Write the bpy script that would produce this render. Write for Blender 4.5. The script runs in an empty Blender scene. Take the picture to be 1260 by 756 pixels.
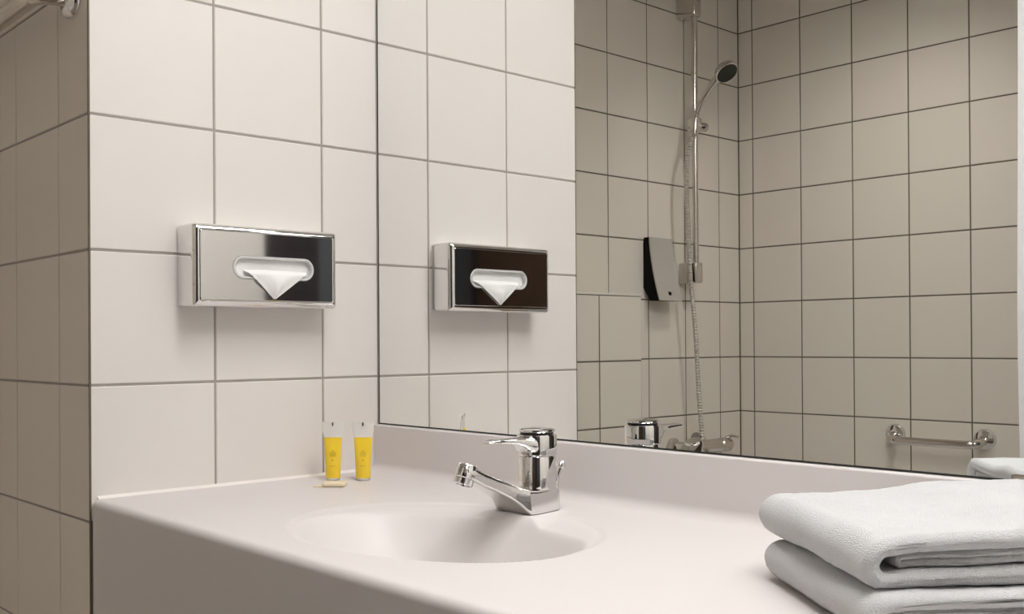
import bpy, bmesh, math, random
from mathutils import Vector, Matrix, noise
random.seed(7)
scene = bpy.context.scene
COL = scene.collection
ZO = 1.0165            # height of the reference tile joint above the floor
ZC = 0.85              # counter top
PI = math.pi

# ------------------------------------------------------------------ camera
cam_d = bpy.data.cameras.new('camera')
cam = bpy.data.objects.new('camera', cam_d); COL.objects.link(cam)
FW = Vector((-0.736352, 0.67658466, 0.00434988)).normalized()
RT = Vector((0.67655684, 0.73636275, -0.00638251)).normalized()
UP = RT.cross(FW).normalized()
m = Matrix((RT, UP, -FW)).transposed().to_4x4()
m.translation = Vector((1.54858, -1.09686, 0.06046 + ZO))
cam.matrix_world = m
cam_d.sensor_width = 36.0
cam_d.lens = 36.8814
cam_d.shift_y = 0.029635
cam_d.clip_start = 0.02
scene.camera = cam

# ------------------------------------------------------------------ world, light, exposure
w = bpy.data.worlds.new('world'); scene.world = w; w.use_nodes = True
w.node_tree.nodes['Background'].inputs[0].default_value = (1.0, 0.93, 0.86, 1)
w.node_tree.nodes['Background'].inputs[1].default_value = 0.02
LAMP_CEIL = 15.6       # emission of the panel lamp above the counter
FILL_BATH = 29.0       # watts of the added fill spot over the bath
FILL_ROUND = 19.0      # emission of the added round fill lamp near the door
scene.view_settings.view_transform = 'Standard'
scene.view_settings.look = 'None'
scene.view_settings.exposure = 0.05
scene.view_settings.gamma = 1.0
scene.view_settings.use_curve_mapping = False

# ------------------------------------------------------------------ materials
def mat(name, col, rough=0.5, metal=0.0, spec=0.5, trans=0.0, coat=0.0, ior=1.45, emit=None, estr=0.0, sss=0.0):
    mt = bpy.data.materials.new(name); mt.use_nodes = True
    b = mt.node_tree.nodes['Principled BSDF']
    b.inputs['Base Color'].default_value = (*col, 1)
    b.inputs['Roughness'].default_value = rough
    b.inputs['Metallic'].default_value = metal
    b.inputs['Specular IOR Level'].default_value = spec
    b.inputs['Transmission Weight'].default_value = trans
    b.inputs['Coat Weight'].default_value = coat
    b.inputs['IOR'].default_value = ior
    if sss:
        b.inputs['Subsurface Weight'].default_value = sss
        b.inputs['Subsurface Radius'].default_value = (0.004, 0.003, 0.001)
    if emit:
        b.inputs['Emission Color'].default_value = (*emit, 1)
        b.inputs['Emission Strength'].default_value = estr
    return mt

def nodes(mt): return mt.node_tree.nodes, mt.node_tree.links, mt.node_tree.nodes['Principled BSDF']

def tile_mat(name, c1, c2, rough):
    mt = mat(name, c1, rough)
    n, l, b = nodes(mt)
    oi = n.new('ShaderNodeObjectInfo')
    tc = n.new('ShaderNodeTexCoord')
    nz = n.new('ShaderNodeTexNoise'); nz.inputs['Scale'].default_value = 6.0; nz.inputs['Detail'].default_value = 2.0
    mp = n.new('ShaderNodeVectorMath'); mp.operation = 'ADD'
    cmb = n.new('ShaderNodeCombineXYZ')
    mul = n.new('ShaderNodeMath'); mul.operation = 'MULTIPLY'; mul.inputs[1].default_value = 40
    l.new(oi.outputs['Random'], mul.inputs[0])
    for i in range(3): l.new(mul.outputs[0], cmb.inputs[i])
    l.new(tc.outputs['Object'], mp.inputs[0]); l.new(cmb.outputs[0], mp.inputs[1])
    l.new(mp.outputs[0], nz.inputs['Vector'])
    mixf = n.new('ShaderNodeMath'); mixf.operation = 'MULTIPLY_ADD'; mixf.inputs[1].default_value = 0.5
    hal = n.new('ShaderNodeMath'); hal.operation = 'MULTIPLY'; hal.inputs[1].default_value = 0.5
    l.new(nz.outputs['Fac'], hal.inputs[0])
    l.new(oi.outputs['Random'], mixf.inputs[0]); l.new(hal.outputs[0], mixf.inputs[2])
    mx = n.new('ShaderNodeMix'); mx.data_type = 'RGBA'
    mx.inputs['A'].default_value = (*c1, 1); mx.inputs['B'].default_value = (*c2, 1)
    l.new(mixf.outputs[0], mx.inputs['Factor']); l.new(mx.outputs['Result'], b.inputs['Base Color'])
    # faint undulation of the glaze
    n2 = n.new('ShaderNodeTexNoise'); n2.inputs['Scale'].default_value = 14.0; n2.inputs['Detail'].default_value = 1.0
    l.new(mp.outputs[0], n2.inputs['Vector'])
    bp = n.new('ShaderNodeBump'); bp.inputs['Strength'].default_value = 0.04; bp.inputs['Distance'].default_value = 0.01
    l.new(n2.outputs['Fac'], bp.inputs['Height']); l.new(bp.outputs['Normal'], b.inputs['Normal'])
    return mt

def noisy_mat(name, c1, c2, scale, rough, bump=0.0, bscale=200.0, dist=0.001):
    mt = mat(name, c1, rough)
    n, l, b = nodes(mt)
    tc = n.new('ShaderNodeTexCoord')
    nz = n.new('ShaderNodeTexNoise'); nz.inputs['Scale'].default_value = scale; nz.inputs['Detail'].default_value = 4
    l.new(tc.outputs['Object'], nz.inputs['Vector'])
    mx = n.new('ShaderNodeMix'); mx.data_type = 'RGBA'
    mx.inputs['A'].default_value = (*c1, 1); mx.inputs['B'].default_value = (*c2, 1)
    l.new(nz.outputs['Fac'], mx.inputs['Factor']); l.new(mx.outputs['Result'], b.inputs['Base Color'])
    if bump:
        n2 = n.new('ShaderNodeTexNoise'); n2.inputs['Scale'].default_value = bscale; n2.inputs['Detail'].default_value = 3
        l.new(tc.outputs['Object'], n2.inputs['Vector'])
        bp = n.new('ShaderNodeBump'); bp.inputs['Strength'].default_value = bump; bp.inputs['Distance'].default_value = dist
        l.new(n2.outputs['Fac'], bp.inputs['Height']); l.new(bp.outputs['Normal'], b.inputs['Normal'])
    return mt

def wood_mat(name, c1, c2):
    mt = mat(name, c1, 0.45)
    n, l, b = nodes(mt)
    tc = n.new('ShaderNodeTexCoord'); mp = n.new('ShaderNodeMapping')
    mp.inputs['Scale'].default_value = (12, 12, 0.8)
    nz = n.new('ShaderNodeTexNoise'); nz.inputs['Scale'].default_value = 3; nz.inputs['Detail'].default_value = 5
    l.new(tc.outputs['Object'], mp.inputs[0]); l.new(mp.outputs[0], nz.inputs['Vector'])
    mx = n.new('ShaderNodeMix'); mx.data_type = 'RGBA'
    mx.inputs['A'].default_value = (*c1, 1); mx.inputs['B'].default_value = (*c2, 1)
    l.new(nz.outputs['Fac'], mx.inputs['Factor']); l.new(mx.outputs['Result'], b.inputs['Base Color'])
    return mt

def hose_mat():
    mt = mat('ribbed chrome hose', (0.85, 0.81, 0.75), 0.28, 1.0)
    n, l, b = nodes(mt)
    tc = n.new('ShaderNodeTexCoord')
    wv = n.new('ShaderNodeTexWave'); wv.bands_direction = 'Z'; wv.inputs['Scale'].default_value = 32.0
    l.new(tc.outputs['Object'], wv.inputs['Vector'])
    bp = n.new('ShaderNodeBump'); bp.inputs['Strength'].default_value = 1.0; bp.inputs['Distance'].default_value = 0.004
    l.new(wv.outputs['Fac'], bp.inputs['Height']); l.new(bp.outputs['Normal'], b.inputs['Normal'])
    return mt

M = {}
M['tile_light'] = tile_mat('glazed tile beside counter', (0.76, 0.715, 0.68), (0.78, 0.745, 0.71), 0.30)
M['tile_bath'] = tile_mat('glazed tile around bath', (0.76, 0.69, 0.62), (0.745, 0.705, 0.615), 0.32)
M['grout_light'] = noisy_mat('grout', (0.34, 0.30, 0.275), (0.40, 0.36, 0.33), 30, 0.9)
M['grout_dark'] = noisy_mat('aged grout', (0.13, 0.105, 0.08), (0.18, 0.15, 0.11), 20, 0.9)
M['plaster'] = noisy_mat('white plaster', (0.72, 0.69, 0.65), (0.75, 0.72, 0.68), 8, 0.8)
M['floor'] = noisy_mat('floor stone', (0.27, 0.21, 0.165), (0.32, 0.25, 0.20), 12, 0.5)
M['solid'] = noisy_mat('solid surface', (0.70, 0.66, 0.648), (0.71, 0.67, 0.658), 4, 0.42)
M['sealant'] = mat('sealant', (0.85, 0.80, 0.76), 0.4)
M['mirror'] = mat('mirror silver', (0.93, 0.945, 0.935), 0.0, 1.0)
M['mirror_back'] = mat('mirror edge', (0.03, 0.032, 0.03), 0.4)
M['chrome'] = mat('chrome', (0.80, 0.79, 0.785), 0.045, 1.0)
M['chrome_old'] = mat('worn chrome', (0.66, 0.62, 0.58), 0.14, 1.0)
M['dark'] = mat('dark gap', (0.015, 0.014, 0.013), 0.5)
M['nozzle'] = mat('dark grey nozzle plate', (0.03, 0.032, 0.026), 0.5, 0.0, 0.25)
M['paper'] = noisy_mat('tissue paper', (0.86, 0.85, 0.84), (0.90, 0.89, 0.88), 30, 0.9, 0.3, 60, 0.002)
M['clear'] = mat('clear plastic', (0.9, 0.89, 0.88), 0.12, 0.0, 0.5, 0.35)
M['yellow'] = mat('yellow gel', (0.90, 0.64, 0.05), 0.22, 0.0, 0.5, 0.0, 0.0, 1.4, sss=0.3)
M['frost'] = mat('frosted clear plastic', (0.95, 0.93, 0.90), 0.35, 0.0, 0.5, 0.45, 0.0, 1.3)
M['print'] = mat('small print', (0.33, 0.20, 0.02), 0.6)
M['soap'] = noisy_mat('cream soap wrapper', (0.80, 0.66, 0.42), (0.84, 0.73, 0.55), 30, 0.5)
M['towel'] = noisy_mat('terry towel', (0.72, 0.72, 0.725), (0.75, 0.75, 0.755), 60, 1.0, 0.9, 950, 0.0028)
M['gray_plastic'] = mat('grey plastic', (0.46, 0.43, 0.385), 0.40)
M['black_plastic'] = mat('black plastic', (0.004, 0.0035, 0.0035), 0.6, 0.0, 0.15)
M['curtain'] = noisy_mat('white curtain', (0.80, 0.79, 0.78), (0.83, 0.82, 0.81), 6, 0.7)
M['enamel'] = mat('white enamel', (0.8, 0.79, 0.77), 0.15)
M['wood'] = wood_mat('dark brown wood', (0.035, 0.018, 0.010), (0.07, 0.04, 0.022))
M['wood_black'] = wood_mat('near black wood', (0.028, 0.022, 0.025), (0.042, 0.034, 0.037))
M['hose'] = hose_mat()
M['door_grey'] = mat('grey door panel', (0.085, 0.09, 0.10), 0.5)
M['lamp_ceil'] = mat('ceiling lamp diffuser', (0.9, 0.9, 0.9), 0.5, emit=(1.0, 0.985, 0.97), estr=LAMP_CEIL)

M['fill_round'] = mat('added fill lamp diffuser', (0.9, 0.9, 0.9), 0.5, emit=(1.0, 0.985, 0.97), estr=FILL_ROUND)

# ------------------------------------------------------------------ helpers
def obj(name, me, mt=None, parent=None, loc=None):
    o = bpy.data.objects.new(name, me); COL.objects.link(o)
    if mt is not None and me is not None and not me.materials: me.materials.append(M[mt])
    if parent is not None: o.parent = parent
    if loc is not None: o.location = loc
    return o
def tag(o, label, cat, group=None, kind=None):
    o['label'] = label; o['category'] = cat
    if group: o['group'] = group
    if kind: o['kind'] = kind
    return o
def thing(name, label, cat, loc=(0, 0, 0), group=None, rz=0.0):
    o = bpy.data.objects.new(name, None); COL.objects.link(o)
    o.location = loc; o.rotation_euler[2] = rz; o.empty_display_size = 0.05
    return tag(o, label, cat, group)
def finish(bm, name, smooth=True, angle=35.0):
    bmesh.ops.remove_doubles(bm, verts=bm.verts, dist=1e-6)
    bmesh.ops.recalc_face_normals(bm, faces=bm.faces)
    if smooth:
        ca = math.radians(angle)
        for f in bm.faces: f.smooth = True
        for e in bm.edges:
            if len(e.link_faces) == 2 and e.calc_face_angle(0) > ca: e.smooth = False
    me = bpy.data.meshes.new(name); bm.to_mesh(me); bm.free()
    return me
def box(bm, x0, x1, y0, y1, z0, z1, bev=0.0, seg=2):
    r = bmesh.ops.create_cube(bm, size=1.0)
    for v in r['verts']:
        v.co = Vector(((x0+x1)/2 + v.co.x*(x1-x0), (y0+y1)/2 + v.co.y*(y1-y0), (z0+z1)/2 + v.co.z*(z1-z0)))
    if bev:
        es = {e for v in r['verts'] for e in v.link_edges}
        bmesh.ops.bevel(bm, geom=list(es), offset=bev, segments=seg, profile=0.5, affect='EDGES')
def box_me(name, *a, **k):
    bm = bmesh.new(); box(bm, *a, **k); return finish(bm, name)
def loft(bm, rings, cap=True, closed=True):
    vs = [[bm.verts.new(p) for p in r] for r in rings]
    n = len(vs[0])
    for a, b in zip(vs[:-1], vs[1:]):
        for i in range(n if closed else n-1):
            j = (i+1) % n
            bm.faces.new((a[i], a[j], b[j], b[i]))
    if cap:
        bm.faces.new(vs[0][::-1]); bm.faces.new(vs[-1])
    return vs
def frame_of(d):
    d = Vector(d).normalized()
    u = d.cross(Vector((0, 0, 1)))
    if u.length < 1e-4: u = Vector((1, 0, 0))
    u.normalize(); return u, u.cross(d).normalized()
def tube(bm, pts, rad, n=16, cap=True):
    pts = [Vector(p) for p in pts]
    rings = []
    u = None
    for i, p in enumerate(pts):
        d = (pts[min(i+1, len(pts)-1)] - pts[max(i-1, 0)]).normalized()
        if u is None: u, v = frame_of(d)
        else:
            u = (u - d*u.dot(d)).normalized(); v = u.cross(d)
        r = rad[i] if isinstance(rad, (list, tuple)) else rad
        rings.append([p + u*math.cos(2*PI*k/n)*r + v*math.sin(2*PI*k/n)*r for k in range(n)])
    loft(bm, rings, cap)
def lathe(bm, prof, origin, axis=(0, 0, 1), n=40):
    # prof: list of (r, h) along the axis
    o = Vector(origin); a = Vector(axis).normalized(); u, v = frame_of(a)
    rings = [[o + a*h + u*math.cos(2*PI*k/n)*r + v*math.sin(2*PI*k/n)*r for k in range(n)] for r, h in prof]
    loft(bm, rings, True)
def bez(pts, n=24):
    # Catmull-Rom through points
    pts = [Vector(p) for p in pts]; out = []
    q = [pts[0]*2 - pts[1]] + pts + [pts[-1]*2 - pts[-2]]
    for i in range(1, len(q)-2):
        for k in range(n):
            t = k/n
            a, b, c, d = q[i-1], q[i], q[i+1], q[i+2]
            out.append(0.5*((2*b) + (c-a)*t + (2*a-5*b+4*c-d)*t*t + (3*b-a-3*c+d)*t**3))
    out.append(pts[-1]); return out
def smooth01(t):
    t = max(0.0, min(1.0, t)); return t*t*(3-2*t)

# ------------------------------------------------------------------ the setting
X1, Y2, D = 0.74626, 2.16056, 0.51416
CEIL = 2.42; XR = 2.30
def struct(name, me, mt, label, cat='wall'):
    o = obj(name, me, mt); return tag(o, label, cat, kind='structure')
G = 0.0015   # tile faces stand this much proud of the grout
floor = struct('floor', box_me('floor', -1.0, 3.6, -2.4, 0.2, -0.1, 0.0), 'floor', 'brown stone bathroom floor below the washbasin counter', 'floor')
ceiling = struct('ceiling', box_me('ceiling', -1.0, 3.6, -2.4, 0.2, CEIL, CEIL+0.1), 'plaster', 'white plaster bathroom ceiling above the tiled walls', 'ceiling')
wall_left = struct('wall_left', box_me('wall_left', -X1-0.05, -G, -D+G, 0.0048, 0, CEIL), 'grout_light', 'bright tiled pier wall that carries the chrome tissue box')
wall_mirror = struct('wall_mirror', box_me('wall_mirror', -G, XR+0.1, 0.0052, 0.12, 0, CEIL), 'plaster', 'wall behind the large mirror over the counter')
wall_shower = struct('wall_shower', box_me('wall_shower', -X1-0.12, -X1-G, -Y2-0.1, -D-0.001, 0, CEIL), 'grout_dark', 'tiled wall with the shower rail, seen in the mirror')
wall_back = struct('wall_back', box_me('wall_back', -X1-G, 1.16, -Y2-0.12, -Y2-G, 0, CEIL), 'grout_dark', 'tiled wall with the grab bar, seen in the mirror')
wall_boxing = struct('wall_boxing', box_me('wall_boxing', -X1-G, -X1+0.17-G, -1.403+G, -D-0.002, 0, ZO+0.198), 'grout_dark', 'low tiled boxing in front of the shower wall, left of the dispenser in the mirror')
wall_entry = struct('wall_entry', box_me('wall_entry', 1.1605, XR+0.1, -Y2-0.12, -Y2+0.02, 0, CEIL), 'wood', 'dark brown wooden panelling beside the bath, out of the frame')
bm = bmesh.new()
box(bm, XR, XR+0.1, -1.0, 0.005, 0, CEIL)
box(bm, XR, XR+0.1, -Y2+0.02, -1.0, 2.1, CEIL)
wall_right = struct('wall_right', finish(bm, 'wall_right', False), 'plaster', 'plain white wall around the dark door, reflected in the chrome')
door = struct('door_1', box_me('door_1', XR+0.03, XR+0.08, -Y2+0.021, -1.001, 0, 2.099), 'wood_black', 'dark door leaf in the right wall, reflected in the tissue box', 'door')
obj('door_panel', box_me('door_panel', XR+0.022, XR+0.031, -Y2+0.06, -1.27, 0.12, 1.98, bev=0.003), 'door_grey', door)
dh = bmesh.new(); tube(dh, bez([(XR+0.03, -1.07, 1.03), (XR-0.02, -1.07, 1.03), (XR-0.025, -1.12, 1.03), (XR-0.025, -1.19, 1.03)], 6), 0.009, 12)
obj('door_handle', finish(dh, 'door_handle'), 'chrome', door)

TILE_CACHE = {}
def tile_mesh(wd, ht, mt):
    key = (round(wd, 4), round(ht, 4), mt)
    if key in TILE_CACHE: return TILE_CACHE[key]
    bm = bmesh.new(); c = 0.0013; dp = 0.006
    def ring(h, w_, z): return [(-w_/2, -h/2, z), (w_/2, -h/2, z), (w_/2, h/2, z), (-w_/2, h/2, z)]
    loft(bm, [ring(ht, wd, -dp), ring(ht, wd, -c*0.8), ring(ht-2*c, wd-2*c, 0)], True)
    me = finish(bm, 'tile', False)
    for f in me.polygons: f.use_smooth = False
    me.materials.append(M[mt]); TILE_CACHE[key] = me
    return me
def tiles(parent, us, zs, place, mt, gap=0.0036, skip=None):
    # place(u, z) -> world point; the local frame of a tile is (u dir, up, out)
    p0 = Vector(place(0, 0)); pu = (Vector(place(1, 0)) - p0)
    up = Vector((0, 0, 1)); nrm = pu.cross(up)
    R = Matrix((pu, up, nrm)).transposed()
    for a, b in zip(us[:-1], us[1:]):
        for c, d in zip(zs[:-1], zs[1:]):
            wd, ht = abs(b-a)-gap, d-c-gap
            if wd < 0.01 or ht < 0.01 or (skip and skip((a+b)/2, (c+d)/2)): continue
            o = bpy.data.objects.new('tile', tile_mesh(wd, ht, mt)); COL.objects.link(o)
            rot = Matrix.Rotation(random.gauss(0, 0.0016), 3, 'X') @ Matrix.Rotation(random.gauss(0, 0.0016), 3, 'Y')
            mm = (R @ rot).to_4x4(); mm.translation = Vector(place((a+b)/2, (c+d)/2))
            o.parent = parent; o.matrix_world = mm
ROWS = [ZO + 0.2*k for k in range(-6, 8)]
rows = lambda lo, hi: [lo] + [z for z in ROWS if lo + 0.005 < z < hi - 0.005] + [hi]
# pier, face with the tissue box (faces +x); u runs along +y
tiles(wall_left, [-D, -0.3153, -0.11576, 0.0], rows(ZO-0.2, CEIL), lambda u, z: (0, u, z), 'tile_light')
# pier, shaded end face (faces -y); u runs along +x
tiles(wall_left, [-X1, -0.5212, -0.3216, -0.1221, 0.0], rows(0.0165, CEIL), lambda u, z: (u, -D, z), 'tile_bath')
obj('corner_joint', box_me('corner_joint', -0.0034, -0.0003, -D+0.0002, -D+0.0030, 0.02, CEIL-0.001), 'grout_dark', wall_left)
# shower wall (faces +x)
ysh = [-Y2, -2.039] + [-2.039 + 0.1996*k for k in range(1, 8)] + [-D]
tiles(wall_shower, ysh, rows(ZO-0.8, CEIL), lambda u, z: (-X1, u, z), 'tile_bath', 0.0044, skip=lambda u, z: u > -1.35 and z < ZO+0.1)
# back wall (faces +y); u runs along -x
xb = [-X1, -0.685] + [-0.685 + 0.1996*k for k in range(1, 9)] + [1.16]
tiles(wall_back, [-x for x in xb[::-1]], rows(ZO-0.8, CEIL), lambda u, z: (-u, -Y2, z), 'tile_bath', 0.0044)
# boxing (faces +x), with a pale cap strip
tiles(wall_boxing, [-1.403, -1.2101, -1.0105, -0.8109, -0.6113, -D-0.003], rows(0.0165, ZO+0.199), lambda u, z: (-X1+0.17, u, z), 'tile_bath', 0.0044)
obj('cap_strip', box_me('cap_strip', -X1, -X1+0.1712, -1.405, -D-0.004, ZO+0.199, ZO+0.206, bev=0.0015), 'tile_bath', wall_boxing)

# panel lamp out of the frame, and two added fill lamps
lm = thing('unseen_ceiling_lamp', 'flat white panel lamp under the ceiling above the counter', 'lamp', (1.22, -0.335, CEIL))
bm = bmesh.new()
box(bm, -0.615, 0.615, -0.175, 0.175, -0.022, -0.0005, bev=0.004)
obj('housing', finish(bm, 'housing'), 'enamel', lm)
obj('diffuser', box_me('diffuser', -0.60, 0.60, -0.16, 0.16, -0.034, -0.0225, bev=0.004, seg=2), 'lamp_ceil', lm)

lr = thing('unseen_ceiling_lamp', 'added unseen round fill lamp under the ceiling near the dark door', 'lamp', (1.72, -0.98, CEIL))  # unseen fill, added to lift the apron, upstand and towel sides
bm = bmesh.new(); lathe(bm, [(0.19, -0.0005), (0.19, -0.03), (0.172, -0.034)], (0, 0, 0)); obj('rim', finish(bm, 'rim'), 'enamel', lr)
bm = bmesh.new(); lathe(bm, [(0.17, -0.0345), (0.168, -0.045), (0.11, -0.056), (0.02, -0.06)], (0, 0, 0)); obj('diffuser', finish(bm, 'diffuser'), 'fill_round', lr)
lc = thing('added_fill_spot', 'added unseen fill spot in the ceiling aimed into the bath corner', 'lamp', (0.25, -1.45, CEIL))  # unseen spot, added to brighten the shower and back walls
bm = bmesh.new(); lathe(bm, [(0.036, -0.0005), (0.055, -0.0005), (0.055, -0.005), (0.046, -0.008), (0.036, -0.003)], (0, 0, 0)); obj('rim', finish(bm, 'rim'), 'enamel', lc)
sd = bpy.data.lights.new('fill_spot_light', 'SPOT'); sd.energy = FILL_BATH; sd.color = (1.0, 0.965, 0.93)
sd.spot_size = math.radians(105); sd.spot_blend = 1.0; sd.shadow_soft_size = 0.05
so = bpy.data.objects.new('fill_spot_light', sd); COL.objects.link(so)
so.location = (0.25, -1.45, CEIL-0.02)
so.rotation_euler = (Vector((-0.38, -2.05, 0.55)) - so.location).to_track_quat('-Z', 'Y').to_euler()

# ------------------------------------------------------------------ mirror
ZB = ZO - 0.085
mir = thing('wall_mirror_glass', 'large frameless mirror above the washbasin counter, reflecting the shower', 'mirror', (1.1, 0.004, ZB))
mir.name = 'bathroom_mirror'
def rel(me_obj, parent):    # place a mesh given in world coordinates under a moved parent
    me_obj.parent = parent; me_obj.matrix_parent_inverse = Matrix.Translation(-Vector(parent.location)) if parent.rotation_euler[2] == 0 else parent.matrix_basis.inverted()
    return me_obj
rel(obj('backing', box_me('backing', 0.0006, 2.2, 0.0006, 0.0050, ZB, 2.04), 'mirror_back'), mir)
rel(obj('glass', box_me('glass', 0.0036, 2.199, 0.0, 0.0045, ZB+0.0022, 2.039), 'mirror'), mir)
bm = bmesh.new(); box(bm, 1.106, 1.136, -0.0045, -0.0002, ZB-0.002, ZB+0.0075, bev=0.0012)
rel(obj('clip', finish(bm, 'clip'), 'chrome_old'), mir)['label'] = 'small metal clip at the lower mirror edge'

# ------------------------------------------------------------------ washbasin counter
BX, BY, BA, BB = 0.553, -0.312, 0.204, 0.138      # bowl
OX, OY, OA, OB = 0.538, -0.287, 0.224, 0.176      # shallow shoulder around it
FX, FY = 0.523, -0.110                             # tap position
def basin(x, y):
    ro = math.hypot((x-OX)/OA, (y-OY)/OB)
    if ro > 1.1: return 0.0
    deck = smooth01((abs(x-FX)-0.040)/0.03) if y > FY else max(smooth01((abs(x-FX)-0.040)/0.03), smooth01((FY-0.048-y)/0.016))
    z = (-0.0025*smooth01((1.0-ro)/0.05) - 0.0075*smooth01((0.97-ro)/0.27))*deck
    rho = math.hypot((x-BX)/BA, (y-BY)/BB)
    t = max(0.0, min(1.0, (1.05-rho)/0.80))
    ts = t*t/(t+0.05)*1.05
    return z - 0.098*(1-(1-min(ts, 1.0))**2.0)
YS = -0.0315            # seam between the coved upstand and the flat counter
def splash_profile():
    pts = []; zt = ZB - 0.0006 - ZC
    pts += [(0.004, -0.02), (0.004, zt), (-0.0085, zt)]
    for k in range(1, 6):
        a = k/5*PI/2; pts.append((-0.0085-0.003*math.sin(a), zt-0.003*(1-math.cos(a))))
    r = 0.016; yf = -0.0115
    for k in range(0, 13):
        a = k/12*PI/2; pts.append((yf - r*(1-math.cos(a)), r*(1-math.sin(a))))
    pts += [(YS, 0.0), (YS, -0.02)]
    return pts
def counter_profile():
    pts = []   # (y, dz from counter, is_top)
    y1 = -0.500; n = 200
    for k in range(n+1): pts.append((YS+(y1-YS)*k/n, 0.0, 1))
    r = 0.011; yf = -0.513
    for k in range(1, 9):
        a = k/8*PI/2; pts.append((yf + r - r*math.sin(a), -r*(1-math.cos(a)), 0))
    pts += [(yf, -0.10, 0), (yf, -0.30, 0), (yf+0.025, -0.30, 0), (yf+0.025, -0.16, 0), (-0.06, -0.16, 0), (YS, -0.16, 0)]
    return pts
prof = counter_profile()
xs = [0.0012, 0.0025, 0.005, 0.009] + [0.013 + 0.004*k for k in range(0, 210)]
xs = [x for x in xs if x < 0.84] + [0.86, 1.0, 1.2, 1.5, 1.8, 2.1, 2.24]
rings = []
for x in xs:
    # the left front edge is rounded where it meets the pier
    rr = 0.008; c = 0.0
    if x < 0.0012 + rr: c = rr - math.sqrt(max(0, rr*rr - (0.0012+rr-x)**2))
    ring = []
    for (y, dz, top) in prof:
        yy = y + (c if not top and y < -0.501 else 0)
        ring.append((x, yy, ZC + dz + (basin(x, y) if top else 0)))
    rings.append(ring)
bm = bmesh.new(); loft(bm, rings, True)
counter = thing('washbasin_counter', 'pale solid counter with moulded oval washbasin, upstand and deep front apron', 'washbasin', (1.1, -0.25, ZC))
rel(obj('counter_top', finish(bm, 'counter_top', True, 40), 'solid'), counter)
bm = bmesh.new(); loft(bm, [[(x, y, ZC+dz) for y, dz in splash_profile()] for x in (0.0012, 0.6, 1.2, 2.24)])
rel(obj('upstand', finish(bm, 'upstand', True, 40), 'solid'), counter)
bm = bmesh.new()
loft(bm, [[(0.0, y, ZC-0.003), (0.0, y, ZC+0.0042), (0.0016, y, ZC+0.0025), (0.0045, y, ZC+0.0002), (0.005, y, ZC-0.003)] for y in (-0.503, -0.40, -0.2, -0.028)])
rel(obj('sealant', finish(bm, 'sealant'), 'sealant'), counter)
bm = bmesh.new(); lathe(bm, [(0.0, 0.0), (0.030, 0.0), (0.030, 0.003), (0.024, 0.005), (0.022, 0.0045), (0.0, 0.007)], (BX, BY, ZC+basin(BX, BY)-0.001))
rel(obj('drain_plug', finish(bm, 'drain_plug'), 'chrome'), counter)

# ------------------------------------------------------------------ tap
tap = thing('mixer_tap', 'chrome single lever mixer tap standing behind the oval basin', 'tap', (FX, FY, ZC+0.0005))
def sq(hw, zb, zt, y, e=0.35, n=32, shear=0.0, low=1.0):
    out = []
    for k in range(n):
        a = 2*PI*(k+0.5)/n; c, s = math.cos(a), math.sin(a)
        eb = e if s > 0 else e*low
        xx = hw*math.copysign(abs(c)**eb, c); zz = math.copysign(abs(s)**eb, s)
        z = (zb+zt)/2 + (zt-zb)/2*zz
        out.append((xx*(1-shear*(zz+1)/2), y, z))
    return out
st = [(0.0215, 0.0, 0.026, 0.020, .3), (0.020, 0.0, 0.0285, 0.0245, .25), (0.010, 0.0, 0.0295, 0.029, .22), (-0.010, 0.0, 0.0295, 0.0325, .22), (-0.028, 0.0, 0.030, 0.0350, .22),
      (-0.0425, 0.0, 0.0325, 0.0355, .22), (-0.0440, 0.001, 0.033, 0.0350, .22), (-0.050, 0.0075, 0.0355, 0.0310, .28), (-0.058, 0.0150, 0.0390, 0.0275, .33), (-0.070, 0.0230, 0.0445, 0.0240, .38),
      (-0.087, 0.0320, 0.0520, 0.0205, .42), (-0.107, 0.0410, 0.0605, 0.0178, .46), (-0.118, 0.0465, 0.0665, 0.0162, .5), (-0.126, 0.0510, 0.0697, 0.0150, .6), (-0.132, 0.0545, 0.0698, 0.013, .7), (-0.1345, 0.0585, 0.068, 0.009, .8)]
bm = bmesh.new(); loft(bm, [sq(hw, zb, zt, y, e, 40, 0.10, 0.4) for (y, zb, zt, hw, e) in st])
obj('spout', finish(bm, 'spout', True, 50), 'chrome', tap)
bm = bmesh.new(); ax = Vector((0, -0.36, -0.93))
lathe(bm, [(0.0, -0.004), (0.0128, -0.004), (0.0140, -0.002), (0.0140, 0.0125), (0.0132, 0.0135)], (0, -0.1235, 0.0652), ax)
sp = obj('spout_tip', finish(bm, 'spout_tip'), 'chrome', tap)
bm = bmesh.new(); lathe(bm, [(0.0122, 0.0136), (0.0128, 0.0142), (0.0128, 0.0212), (0.0118, 0.0222), (0.0098, 0.0222), (0.0095, 0.019), (0.0, 0.019)], (0, -0.1235, 0.0652), ax)
obj('aerator', finish(bm, 'aerator'), 'chrome', sp)
bm = bmesh.new(); lathe(bm, [(0.0262, 0.024), (0.0262, 0.0715), (0.0255, 0.0728), (0.0, 0.0728)], (0, 0, 0), n=56)
obj('body', finish(bm, 'body'), 'chrome', tap)
bm = bmesh.new(); lathe(bm, [(0.0, 0.0736), (0.0262, 0.0736), (0.0272, 0.0746), (0.0272, 0.0985), (0.0262, 0.1012), (0.0238, 0.102), (0.0, 0.102)], (0, 0.0, 0), n=56)
hd = obj('handle_head', finish(bm, 'handle_head'), 'chrome', tap)
bm = bmesh.new()
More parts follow.
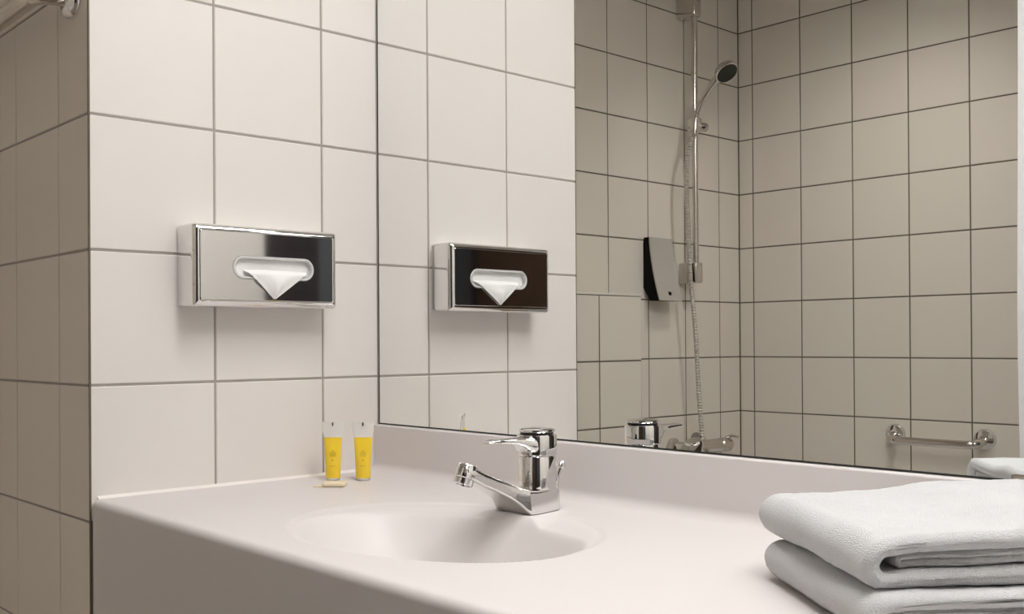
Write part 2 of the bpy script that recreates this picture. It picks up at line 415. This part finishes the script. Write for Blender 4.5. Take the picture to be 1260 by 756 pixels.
lv = [(-0.008, 0.076, 0.1005, 0.0240), (-0.020, 0.0765, 0.1005, 0.0215), (-0.0265, 0.0795, 0.1003, 0.0185), (-0.033, 0.0855, 0.1000, 0.0155), (-0.042, 0.0895, 0.0996, 0.0128), (-0.055, 0.0915, 0.0992, 0.0105), (-0.070, 0.0925, 0.0990, 0.0090), (-0.082, 0.0935, 0.0990, 0.0086), (-0.089, 0.0930, 0.0975, 0.0080), (-0.0915, 0.0935, 0.0960, 0.0062)]
loft(bm, [sq(hw, zb, zt, y, 0.6, 28, 0.1) for (y, zb, zt, hw) in lv])
obj('lever', finish(bm, 'lever', True, 50), 'chrome', tap)
bm = bmesh.new(); lathe(bm, [(0.0, 0.1015), (0.0225, 0.1015), (0.0225, 0.1052), (0.0, 0.1052)], (0, 0, 0), n=48); obj('cap_gap', finish(bm, 'cap_gap'), 'dark', hd)
bm = bmesh.new(); lathe(bm, [(0.0, 0.1048), (0.0238, 0.1048), (0.0245, 0.1056), (0.0242, 0.1078), (0.021, 0.1092), (0.012, 0.1102), (0.0, 0.1106)], (0, 0, 0), n=48)
obj('handle_cap', finish(bm, 'handle_cap'), 'chrome', hd)
bm = bmesh.new()
tube(bm, bez([(0.012, 0.0225, 0.0), (0.012, 0.0255, 0.028), (0.012, 0.030, 0.046), (0.013, 0.034, 0.055)], 6), 0.0022, 10)
lathe(bm, [(0.0012, -0.0055), (0.004, -0.004), (0.0052, 0.0), (0.004, 0.004), (0.0012, 0.0055)], (0.0132, 0.0348, 0.058), (0, 0.45, 0.9), 16)
obj('pop_up_rod', finish(bm, 'pop_up_rod'), 'chrome', tap)

# ------------------------------------------------------------------ tissue box on the pier
TY0, TY1, TZ0, TZ1, TD = -0.3785, -0.1215, ZO+0.1175, ZO+0.2455, 0.058
tb = thing('tissue_dispenser', 'chrome tissue box mounted on the bright tiled pier wall', 'tissue box', (0.0, (TY0+TY1)/2, TZ0))
TW, TH = TY1-TY0, TZ1-TZ0
def rrect(wd, ht, r, n_c=10):
    pts = []
    for (cx, cz, a0) in ((wd/2-r, ht/2-r, 0), (-wd/2+r, ht/2-r, PI/2), (-wd/2+r, -ht/2+r, PI), (wd/2-r, -ht/2+r, 3*PI/2)):
        for k in range(n_c+1):
            a = a0 + k/n_c*PI/2; pts.append((cx + r*math.cos(a), cz + r*math.sin(a)))
    return pts
def slot(wd, ht, n_c=10):   # stadium with the same vertex count and order
    return rrect(wd, ht, ht/2-1e-5, n_c)
SY, SZ = -0.2415 - (TY0+TY1)/2, 0.180 - 0.1175      # slot centre in the box frame
def r3(p, x, cy=0.0, cz=0.0): return [(x, cy + a, cz + b) for a, b in p]
cz = TH/2
R_ = []
R_.append(r3(rrect(TW, TH, 0.006), 0.0002, 0, cz))
R_.append(r3(rrect(TW, TH, 0.006), 0.0455, 0, cz))
for k in range(1, 19):
    a = k/18*PI/2*0.92
    ins = 0.0105*(1-math.cos(a)); xx = 0.0455 + 0.0118*math.sin(a)
    R_.append(r3(rrect(TW-2*ins, TH-2*ins, 0.006-0.0035*k/18), xx, 0, cz))
R_.append(r3(rrect(TW-2*0.0108, TH-2*0.0108, 0.0024), TD-0.0012, 0, cz))
R_.append(r3(rrect(TW-2*0.0115, TH-2*0.0115, 0.0022), TD-0.0006, 0, cz))
R_.append(r3(slot(0.146, 0.037), TD-0.0006, SY, SZ))
R_.append(r3(slot(0.145, 0.036), TD-0.0016, SY, SZ))
R_.append(r3(slot(0.145, 0.036), TD-0.0040, SY, SZ))
bm = bmesh.new(); loft(bm, R_, False)
obj('cover', finish(bm, 'cover', True, 11), 'chrome', tb)
bm = bmesh.new()
loft(bm, [r3(slot(0.1445, 0.0355), TD-0.004, SY, SZ), r3(slot(0.1445, 0.0355), TD+0.0002, SY, SZ), r3(slot(0.142, 0.033), TD+0.0012, SY, SZ), r3(slot(0.137, 0.028), TD+0.0004, SY, SZ), r3(slot(0.135, 0.026), TD-0.006, SY, SZ)], False)
obj('slot_rim', finish(bm, 'slot_rim', True, 50), 'clear', tb)
bm = bmesh.new(); box(bm, 0.008, TD-0.008, -0.112, 0.112, 0.012, TH-0.012)
obj('tissue_block', finish(bm, 'tissue_block'), 'paper', tb)
# hanging corner of a tissue
bm = bmesh.new()
nu, nv = 28, 20
rows_t = []
for j in range(nv+1):
    t = j/nv
    yl = SY - 0.0525 + t*0.0505; yr = SY + 0.0630 - t*0.0630
    row = []
    for i in range(nu+1):
        s = i/nu
        y = yl + (yr-yl)*s
        z = SZ - 0.0035 - t*0.0455 + 0.0012*math.sin(s*PI)*(1-t)
        x = TD + 0.0020 + 0.0050*math.sin(PI*min(1.0, t*0.9+0.1))*(0.4+0.6*math.sin(PI*s))
        x += 0.0040*max(0.0, 1-abs(s-0.30-0.25*t)/0.30)*(1-0.4*t) + 0.0006*math.sin(s*9+t*5)
        if t < 0.12: x -= (0.12-t)/0.12*0.010
        row.append(bm.verts.new((x, y, z)))
    rows_t.append(row)
for j in range(nv):
    for i in range(nu): bm.faces.new((rows_t[j][i], rows_t[j][i+1], rows_t[j+1][i+1], rows_t[j+1][i]))
bmesh.ops.solidify(bm, geom=bm.faces[:], thickness=0.0004)
obj('tissue', finish(bm, 'tissue', True, 80), 'paper', tb)

# ------------------------------------------------------------------ amenity tubes and soap
def amenity(loc, rz, label):
    t = thing('shower_gel_tube', label, 'tube', loc, 'yellow shower gel tubes', rz)
    H = 0.0960
    def ring(z, n=32):
        f = smooth01((z-0.006)/(H-0.016))
        a = 0.0122 + (0.0152-0.0122)*f + 0.0030*smooth01((z-0.068)/0.018); b = 0.0112 + (0.0012-0.0112)*f**1.3
        return [(a*math.cos(2*PI*k/n), b*math.sin(2*PI*k/n), z) for k in range(n)]
    zs = [0.004 + 0.0035*k for k in range(0, 20)]
    bm = bmesh.new(); loft(bm, [ring(z) for z in zs]); obj('gel_body', finish(bm, 'gel_body', True, 60), 'yellow', t)
    z2 = [zs[-1]+0.0002 + (H-zs[-1]-0.0002)*k/6 for k in range(7)]
    bm = bmesh.new(); loft(bm, [ring(z) for z in z2])
    top = obj('seal_end', finish(bm, 'seal_end', True, 60), 'frost', t); top['label'] = 'clear flattened end of the tube'
    bm = bmesh.new(); box(bm, -0.0012, 0.0012, -0.0022, -0.0014, H-0.0065, H-0.0005); obj('hanging_slot', finish(bm, 'hanging_slot'), 'chrome_old', top)
    bm = bmesh.new(); lathe(bm, [(0.0, 0.0), (0.0105, 0.0), (0.0115, 0.0008), (0.0115, 0.0038), (0.0, 0.0038)], (0, 0, 0), n=32); obj('cap', finish(bm, 'cap'), 'frost', t)
    # rows of illegible small print, following the curved front
    bm = bmesh.new()
    for (z, wd, th) in ((0.0485, 0.0045, 0.0007), (0.0462, 0.0095, 0.0004), (0.0443, 0.0105, 0.0004), (0.0424, 0.0098, 0.0004), (0.0405, 0.0100, 0.0004), (0.0240, 0.0100, 0.0005), (0.0335, 0.0018, 0.0020)):
        f = smooth01((z-0.006)/(H-0.016)); a = 0.0122 + (0.0152-0.0122)*f; b = 0.0112 + (0.0012-0.0112)*f**1.3
        n = 6; cx = 0.001
        vs = []
        for k in range(n+1):
            x = cx - wd/2 + wd*k/n
            y = -b*math.sqrt(max(0, 1-(x/a)**2)) - 0.0003
            vs.append((bm.verts.new((x, y, z-th/2)), bm.verts.new((x, y, z+th/2))))
        for p, q in zip(vs[:-1], vs[1:]): bm.faces.new((p[0], q[0], q[1], p[1]))
    obj('small_print', finish(bm, 'small_print'), 'print', t)
    return t
amenity((0.0690, -0.1412, ZC+0.0004), 0.80, 'yellow gel tube standing farther from the mirror, behind the soap')
amenity((0.1050, -0.1060, ZC+0.0004), 0.80, 'yellow gel tube standing nearest the mirror corner')
soap = thing('wrapped_soap', 'small cream wrapped soap lying before the yellow tubes', 'soap', (0.1380, -0.1830, ZC), rz=0.80)
bm = bmesh.new(); box(bm, -0.018, 0.018, -0.011, 0.011, 0.0005, 0.0085, bev=0.003, seg=3); obj('bar', finish(bm, 'bar'), 'soap', soap)
bm = bmesh.new(); loft(bm, [[(x, -w_, 0.0004), (x, w_, 0.0004), (x, w_, 0.0012), (x, -w_, 0.0012)] for x, w_ in ((-0.033, 0.0075), (-0.026, 0.0085), (-0.016, 0.009))]); obj('wrapper_flap', finish(bm, 'wrapper_flap'), 'soap', soap)

# ------------------------------------------------------------------ folded towels
def towel(name, label, corner, z0, u, v, length, depth, th, ts, hump, seed, inner_at, kick):
    """profile lies in the (v, z) plane with its fold at v = 0, extruded along u (left end -> layered end)"""
    t = thing(name, label, 'towel', (corner[0], corner[1], z0), 'folded white towels on the counter')
    u = Vector((*u, 0)).normalized(); v = Vector((*v, 0)).normalized()
    def ribbon(path, thick, name, u0, u1, closedfold=True):
        P = [Vector(p) for p in path]
        # resample
        ds = [0]
        for a, b in zip(P[:-1], P[1:]): ds.append(ds[-1] + (b-a).length)
        N = max(30, int(ds[-1]/0.0035))
        C_ = []
        for k in range(N+1):
            s = ds[-1]*k/N
            i = max(j for j in range(len(ds)) if ds[j] <= s + 1e-9); i = min(i, len(P)-2)
            f = (s-ds[i])/max(1e-9, ds[i+1]-ds[i]); C_.append(P[i].lerp(P[i+1], f))
        outl = []
        for side in (1, -1):
            rng = range(N+1) if side == 1 else range(N, -1, -1)
            for k in rng:
                d = (C_[min(k+1, N)] - C_[max(k-1, 0)]).normalized(); nn = Vector((-d.y, d.x))
                outl.append((C_[k], nn*side))
        bm = bmesh.new(); rings = []
        nu = max(20, int((u1-u0)/0.004))
        for i in range(nu+1):
            s = u0 + (u1-u0)*i/nu
            e = min(s-u0, u1-s)/(thick*0.5); e = min(1.0, max(0.0, e)); sc = math.sqrt(1-(1-e)**2) if e < 1 else 1.0
            sc = 0.25 + 0.75*sc
            ring = []
            for c, nn in outl:
                q = c + nn*(thick/2*sc)
                wob = 0.0018*noise.noise(Vector((s*18+seed, q.x*18, q.y*30)))
                z = q.y + hump(s, q.x, q.y) + wob
                vv = q.x + 0.003*noise.noise(Vector((s*12+seed*3, q.y*25, 3.3))) + kick(s, q.y)
                su = s + 0.004*noise.noise(Vector((q.x*22, q.y*70, seed+7.7)))*(1 if s > (u0+u1)/2 else 0.6)
                w3 = u*su + v*vv + Vector((0, 0, max(z, 0.0003)))
                f3 = noise.noise(w3*600)*0.0005 + noise.noise(w3*120)*0.0005
                w3 = w3 + (v*nn.x + Vector((0, 0, nn.y)))*f3
                w3.z = max(w3.z, 0.0002)
                ring.append(w3)
            rings.append(ring)
        loft(bm, rings, True)
        return obj(name, finish(bm, name, True, 180), 'towel', t)
    # outer layer: a "C" lying on its back, open at the far end
    def cpath(v0, v1, zb, zt, n=14):
        r = (zt-zb)/2
        pts = [(v1, zt)]
        for k in range(n+1):
            a = PI/2 + PI*k/n
            pts.append((v0 + r + r*math.cos(a)*1.0, (zb+zt)/2 + r*math.sin(a)))
        pts.append((v1, zb)); return pts
    ribbon(cpath(ts/2, depth, ts/2, th-ts/2), ts, 'outer_layer', 0.0, length)
    ti = (th-2*ts)/2*0.96
    ribbon(cpath(inner_at, depth-0.004, ts+ti/2+0.0003, th-ts-ti/2-0.0003), ti, 'inner_layer', 0.004, length-0.009)
    return t
UU, VV = (0.80, -0.60), (0.60, 0.80)
LC = (0.962, -0.240)
def hump_low(s, v_, z): return 0.0
kick0 = lambda s, z: 0.0
towel('folded_towel', 'lower white folded towel lying directly on the counter', (LC[0]+0.010, LC[1]-0.004), ZC+0.0002, UU, VV, 0.232, 0.264, 0.038, 0.0130, hump_low, 2.1, 0.024, kick0)
def hump_up(s, v_, z):
    b = 0.0085*smooth01((v_-0.11)/0.07)*(z/0.04)
    d = -0.0035*smooth01((s-0.15)/0.08)*smooth01((0.05-v_)/0.05)
    return b + d
towel('folded_towel', 'upper white folded towel resting on the other towel', (LC[0]-0.006, LC[1]+0.010), ZC+0.0392, UU, VV, 0.238, 0.262, 0.040, 0.0135, hump_up, 9.4, 0.030, kick0)

# ------------------------------------------------------------------ things seen in the mirror
# shower rail with hand shower
RX, RY = -X1+0.062, -1.818
rail = thing('shower_rail', 'chrome shower rail on the tiled wall, seen in the mirror', 'shower rail', (-X1, RY, ZO+0.30))
zt, zbm = 1.215-0.30, 0.295-0.30
bm = bmesh.new(); tube(bm, [(0.062, 0, zbm-0.02), (0.062, 0, 0.4), (0.062, 0, zt+0.01)], 0.0105, 20); obj('bar', finish(bm, 'bar'), 'chrome_old', rail)
for zz in (zt, zbm):
    bm = bmesh.new(); box(bm, 0.0005, 0.078, -0.020, 0.020, zz-0.036, zz+0.036, bev=0.006, seg=3); obj('bracket', finish(bm, 'bracket'), 'chrome_old', rail)
zh = 0.805-0.30
sl = bmesh.new(); box(sl, 0.040, 0.080, -0.017, 0.017, zh-0.024, zh+0.024, bev=0.006, seg=3)
lathe(sl, [(0.012, 0.0), (0.016, 0.006), (0.016, 0.032), (0.013, 0.036)], (0.062, -0.018, zh-0.004), (0.25, -1, 0), 20)
obj('slider', finish(sl, 'slider'), 'chrome_old', rail)

hs = thing('hand_shower', 'chrome hand shower with dark nozzle face, seen in the mirror', 'hand shower', (-X1, RY, ZO+0.78))
HB = Vector((0.0, 0.033, -0.78))
hpts = bez([HB+Vector(p) for p in ((0.085, 0, 0.765), (0.092, 0, 0.822), (0.112, 0, 0.866), (0.145, 0, 0.906), (0.178, 0, 0.937))], 10)
bm = bmesh.new(); nn = len(hpts)
tube(bm, hpts, [0.0145 - 0.0045*smooth01(k/(nn*0.35)) + 0.004*smooth01((k-nn*0.7)/(nn*0.3)) for k in range(nn)], 20); obj('handle', finish(bm, 'handle'), 'chrome_old', hs)
hc = HB + Vector((0.214, -0.006, 0.954)); hax = Vector((0.64, 0.12, -0.76)).normalized()
bm = bmesh.new(); lathe(bm, [(0.010, -0.030), (0.024, -0.026), (0.037, -0.014), (0.041, -0.004), (0.041, 0.004), (0.0375, 0.006)], hc, hax, 36); obj('spray_head', finish(bm, 'spray_head'), 'chrome_old', hs)
bm = bmesh.new(); lathe(bm, [(0.0, 0.0045), (0.0372, 0.0045), (0.036, 0.0075), (0.0, 0.0085)], hc, hax, 36); obj('nozzle_plate', finish(bm, 'nozzle_plate'), 'nozzle', hs)
hose = thing('shower_hose', 'ribbed metal shower hose hanging down the rail, seen in the mirror', 'hose', (-X1, RY, ZO-0.30))
bm = bmesh.new()
tube(bm, bez([(0.083, 0.030, 1.068), (0.084, 0.049, 1.045), (0.085, 0.064, 1.010), (0.085, 0.076, 0.96), (0.085, 0.079, 0.882), (0.085, 0.072, 0.758), (0.085, 0.059, 0.566), (0.085, 0.044, 0.456), (0.085, 0.034, 0.373), (0.085, 0.018, 0.165), (0.085, 0.0, 0.02)], 10), 0.0075, 14)
obj('hose_tube', finish(bm, 'hose_tube'), 'hose', hose)

# bath mixer just above the mirror's lower edge
bmx = thing('bath_mixer', 'chrome bath mixer on the tiled wall at the foot of the shower hose', 'tap', (-X1, -1.835, ZO-0.308))
bm = bmesh.new(); tube(bm, [(0.062, -0.105, 0), (0.062, 0.0, 0), (0.062, 0.105, 0)], 0.024, 28)
for s in (-0.075, 0.075): lathe(bm, [(0.034, 0.0004), (0.034, 0.008), (0.022, 0.014), (0.018, 0.045)], (0, s, 0), (1, 0, 0), 28)
obj('mixer_body', finish(bm, 'mixer_body'), 'chrome_old', bmx)
bm = bmesh.new(); lathe(bm, [(0.021, 0.0), (0.026, 0.004), (0.027, 0.040), (0.023, 0.052), (0.008, 0.056)], (0.062, 0.108, 0), (0, 1, 0.10), 28); obj('flow_knob', finish(bm, 'flow_knob'), 'chrome_old', bmx)
bm = bmesh.new(); lathe(bm, [(0.021, 0.0), (0.025, 0.004), (0.025, 0.050), (0.020, 0.060)], (0.062, -0.108, 0), (0, -1, 0), 28); tube(bm, [(0.062, -0.15, 0.02), (0.075, -0.165, 0.028), (0.085, -0.19, 0.024)], [0.008, 0.007, 0.006], 14); obj('temperature_knob', finish(bm, 'temperature_knob'), 'chrome_old', bmx)
bm = bmesh.new(); tube(bm, bez([(0.062, 0.02, 0.010), (0.070, 0.03, 0.032), (0.088, 0.055, 0.040)], 6), [0.020]*8+[0.017]*5, 18); obj('diverter', finish(bm, 'diverter'), 'chrome_old', bmx)
bm = bmesh.new(); tube(bm, [(0.07, 0.0, -0.01), (0.11, 0.0, -0.035), (0.17, 0.0, -0.055)], [0.018, 0.016, 0.014], 18); obj('bath_spout', finish(bm, 'bath_spout'), 'chrome_old', bmx)

# soap dispenser
dsp = thing('soap_dispenser', 'grey curved soap dispenser with black side on the shower wall, seen in the mirror', 'dispenser', (-X1, -1.612, ZO+0.195))
PH = 0.213
front = lambda z: 0.030 + 0.042*((1-z/PH)**1.6)
n = 18
zs = [PH*k/n for k in range(n+1)]
def side_poly(y, inset=0.0, shell=0.0):
    pts = [(front(z)-inset, y, z) for z in zs]
    return pts + [(0.004, y, PH), (0.0005, y, PH-0.02), (0.0005, y, 0.045), (0.016, y, 0.020), (0.030, y, 0.0)]
bm = bmesh.new(); loft(bm, [side_poly(0.0, 0.004), side_poly(-0.117, 0.004)]); obj('body', finish(bm, 'body', True, 30), 'black_plastic', dsp)
bm = bmesh.new()
loft(bm, [[(front(z)-0.0038, y, z) for z in zs] + [(front(z)+0.001, y, z) for z in zs[::-1]] for y in (0.0008, -0.1178)])
cov = obj('front_cover', finish(bm, 'front_cover', True, 30), 'gray_plastic', dsp)
bm = bmesh.new(); box(bm, front(0.022)-0.004, front(0.022)+0.0022, -0.066, -0.052, 0.0145, 0.030, bev=0.001); obj('emblem', finish(bm, 'emblem'), 'black_plastic', cov)

# grab bars
def grab(name, label, loc, ax, out, ln, off, rb=0.0125, rf=0.033, sag=0.0):
    t = thing(name, label, 'grab bar', loc)
    ax = Vector(ax); nrm = Vector(out); out = (nrm + Vector((0, 0, -sag))).normalized(); r = 0.035
    pts = [out*0.001, out*(off-r)]
    for k in range(1, 9):
        a = k/8*PI/2; pts.append(out*(off-r+r*math.sin(a)) + ax*(r*(1-math.cos(a))))
    mid = [ax*(r + (ln-2*r)*k/6) + out*off for k in range(1, 7)]
    pts += mid
    for k in range(1, 9):
        a = k/8*PI/2; pts.append(ax*(ln-r+r*math.sin(a)) + out*(off-r+r*math.cos(a)))
    pts.append(ax*ln + out*0.001)
    bm = bmesh.new(); tube(bm, pts, rb, 20); obj('bar', finish(bm, 'bar'), 'chrome_old', t)
    for s in (0, ln):
        bm = bmesh.new(); lathe(bm, [(0.0, 0.0004), (rf, 0.0004), (rf, 0.006), (rf*0.86, 0.013), (rb*1.25, 0.017), (rb*1.05, 0.017)], ax*s, nrm, 32)
        obj('flange', finish(bm, 'flange'), 'chrome', t)
    return t
grab('grab_bar', 'chrome grab bar on the bath wall, seen in the mirror above the towels', (-0.137, -Y2, ZO-0.250), (1, 0, 0), (0, 1, 0), 0.292, 0.066, 0.0130, 0.034, 0.22)
grab('grab_bar', 'dark chrome bar on the shaded tiled wall at the upper left', (-0.054, -D, ZO+0.580), (-1, 0, 0), (0, -1, 0), 0.50, 0.050, 0.0140, 0.031)

# shower curtain gathered at the end of the bath, with its rod
rod = thing('curtain_rod', 'chrome rod that carries the white shower curtain', 'rod', (0.0, -1.42, 2.28))
bm = bmesh.new(); tube(bm, [(-X1+0.001, 0, 0), (0.2, 0, 0), (XR-0.001, 0, 0)], 0.0125, 18); obj('tube', finish(bm, 'tube'), 'chrome_old', rod)
ctn = thing('shower_curtain', 'white shower curtain gathered at the right edge of the mirror view', 'curtain', (0.552, -1.42, 0.25))
bm = bmesh.new()
L, nf = 0.34, 7
cols_ = []
NX, NZ = 140, 30
for i in range(NX+1):
    s = i/NX; c = []
    for j in range(NZ+1):
        t = j/NZ; z = t*2.01
        ph = s*nf*2*PI
        amp = 0.030*(0.75+0.25*math.sin(t*3+s*5))
        x = s*L + 0.010*math.sin(ph*2+0.7)*0.6 + (1-s)*(0.012*smooth01((0.5-t)/0.5) - 0.004*math.sin(t*6.0)) - 0.004*smooth01((t-0.8)/0.2)*(1-s)
        y = amp*math.sin(ph)
        c.append(bm.verts.new((x, y, z)))
    cols_.append(c)
for i in range(NX):
    for j in range(NZ): bm.faces.new((cols_[i][j], cols_[i+1][j], cols_[i+1][j+1], cols_[i][j+1]))
bmesh.ops.solidify(bm, geom=bm.faces[:], thickness=0.0012)
obj('fabric', finish(bm, 'fabric', True, 180), 'curtain', ctn)
for k in range(nf):
    bm = bmesh.new(); n = 20
    tube(bm, [(0.0, 0.021*math.cos(2*PI*i/n), 0.021*math.sin(2*PI*i/n)) for i in range(n+1)], 0.0018, 8, False)
    obj('ring', finish(bm, 'ring'), 'chrome_old', ctn, (0.024 + k*L/nf, 0, 2.03-0.0065))

# bathtub below the mirror view
tub = thing('bathtub', 'white enamel bathtub along the tiled wall below the mirror view', 'bathtub', (0.057, -1.81, 0.0))
def tring(wd, dp, r, z): return [(a, b, z) for a, b in rrect(wd, dp, r)]
bm = bmesh.new()
loft(bm, [tring(1.60, 0.694, 0.01, 0.0), tring(1.60, 0.694, 0.01, 0.545), tring(1.596, 0.69, 0.012, 0.56), tring(1.49, 0.59, 0.10, 0.56), tring(1.47, 0.57, 0.10, 0.545), tring(1.30, 0.48, 0.12, 0.20), tring(1.16, 0.36, 0.12, 0.15)])
obj('shell', finish(bm, 'shell', True, 35), 'enamel', tub)
